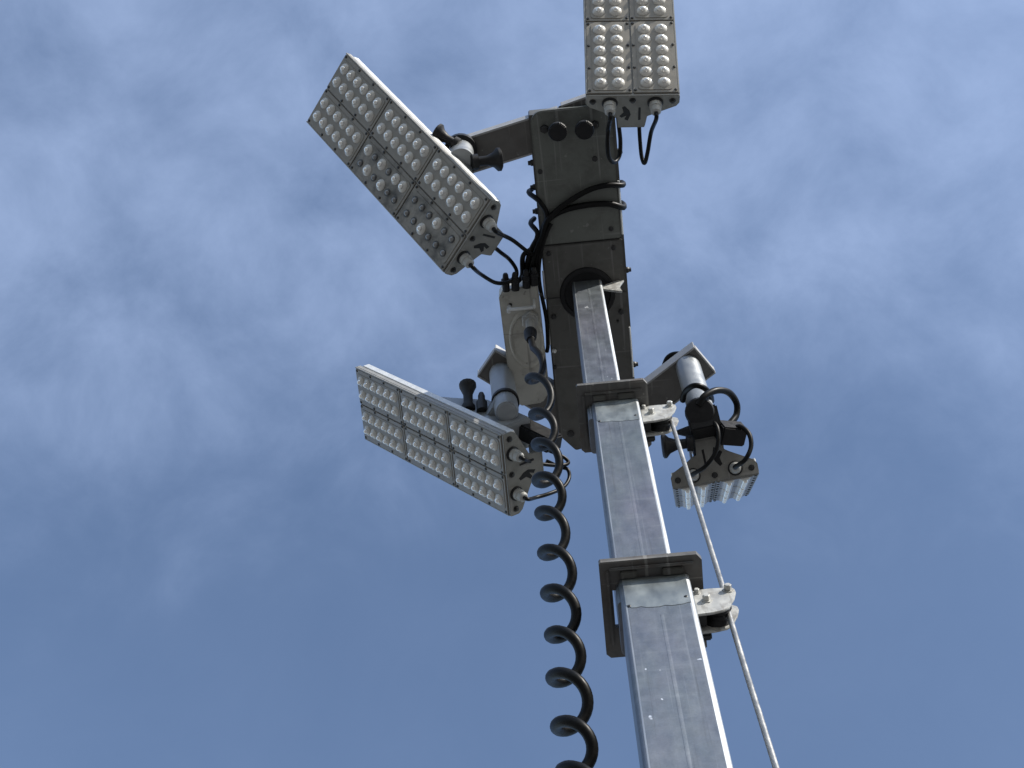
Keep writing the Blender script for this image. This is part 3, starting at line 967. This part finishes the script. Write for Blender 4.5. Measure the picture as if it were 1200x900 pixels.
cable([a2, a2 + ex * 0.035, at_z(763, 155, 6.60), at_z(759, 178, 6.60), at_z(755.5, 191, 6.62), at_z(752, 184, 6.64), at_z(750, 165, 6.66), at_z(749, 146, 6.66), at_z(749, 134, 6.66)], 0.0072, UR, 'power_cable')

# --- lower right lamp
LR = flood('floodlight standing almost upright right of the mast, showing mainly its dark end plate', (0.5621, 2.6495, 7.1497),
           [[-0.0699, -0.9944, 0.0788], [-0.4956, 0.1032, 0.8624], [-0.8657, 0.0212, -0.5001]], 0.94)
pt = V((0.462, 1.985, ZB + 0.02)); pb = at_z(824, 489, 6.47)
post(LR, pt, pb, 0.047)
bm = newbm()
bw = local(LR, 0.20, 0.0, -0.12)
q = bw - (pb + V((0, 0, -0.02)))
box(bm, -0.055, 0.055, -0.042, 0.042, -0.02, q.length, M.Translation(pb + V((0, 0, -0.02))) @ q.to_track_quat('Z', 'Y').to_matrix().to_4x4())
obj('yoke', bm, BLACK, LR, 0.006, world=True)
bm = newbm()
c0 = at_z(820, 483, 6.45)
lathe(bm, c0, (EYE - c0), [(-0.04, .050), (0, .053), (.012, .048), (.016, .02)], 22)
obj('pivot_cap', bm, BLACK, LR, world=True)
bm = newbm()
p0 = at_z(842, 506, 6.44); p1 = at_z(870, 508, 6.46)
q = p1 - p0
box(bm, -0.035, 0.035, -0.04, 0.03, 0, q.length, M.Translation(p0) @ q.to_track_quat('Z', 'Y').to_matrix().to_4x4())
obj('clamp_block', bm, BLACK, LR, 0.005, world=True)
k0 = at_z(812, 519, 6.42); k1 = at_z(776, 523, 6.42)
knob(LR, k0, k1 - k0, 1.1)
k0 = at_z(815, 505, 6.47); k1 = at_z(790, 507, 6.5)
bm = newbm()
lathe(bm, k0, k1 - k0, [(0, .022), (.03, .020), (.07, .008), (.085, .006)], 10)
obj('bolt', bm, BLACK, LR, world=True)
ex = (local(LR, 1, 0, 0) - local(LR, 0, 0, 0))
a1 = local(LR, GLX, 0.080, -0.034); a2 = local(LR, GLX, -0.080, -0.034)
cable([a1, a1 + ex * 0.03, at_z(826, 547, 6.31), at_z(838, 531, 6.33), at_z(842, 514, 6.36), at_z(840, 500, 6.40), at_z(833, 493, 6.44), at_z(825, 494, 6.47)], 0.0078, LR, 'power_cable')
cable([a2, a2 + ex * 0.03, at_z(873, 539, 6.31), at_z(880, 524, 6.34), at_z(878, 509, 6.38), at_z(868, 500, 6.42), at_z(858, 502, 6.46)], 0.0085, LR, 'power_cable')
cable([at_z(818, 475, 6.44), at_z(826, 464, 6.46), at_z(840, 457.5, 6.50), at_z(854, 460, 6.54), at_z(863, 472, 6.56), at_z(863, 486, 6.54), at_z(856, 496, 6.5)], 0.0125, LR, 'power_cable')
cable([at_z(800, 470, 6.56), at_z(803, 459, 6.54), at_z(813, 452, 6.50), at_z(824, 454, 6.50), at_z(832, 462, 6.54), at_z(834, 470, 6.6)], 0.0105, LR, 'power_cable')
cable([at_z(770, 446, 6.96), at_z(777, 432, 6.97), at_z(782, 420, 6.98), at_z(790, 415, 6.98), at_z(800, 416, 6.96), at_z(812, 424, 6.93)], 0.0105, LR, 'power_cable')
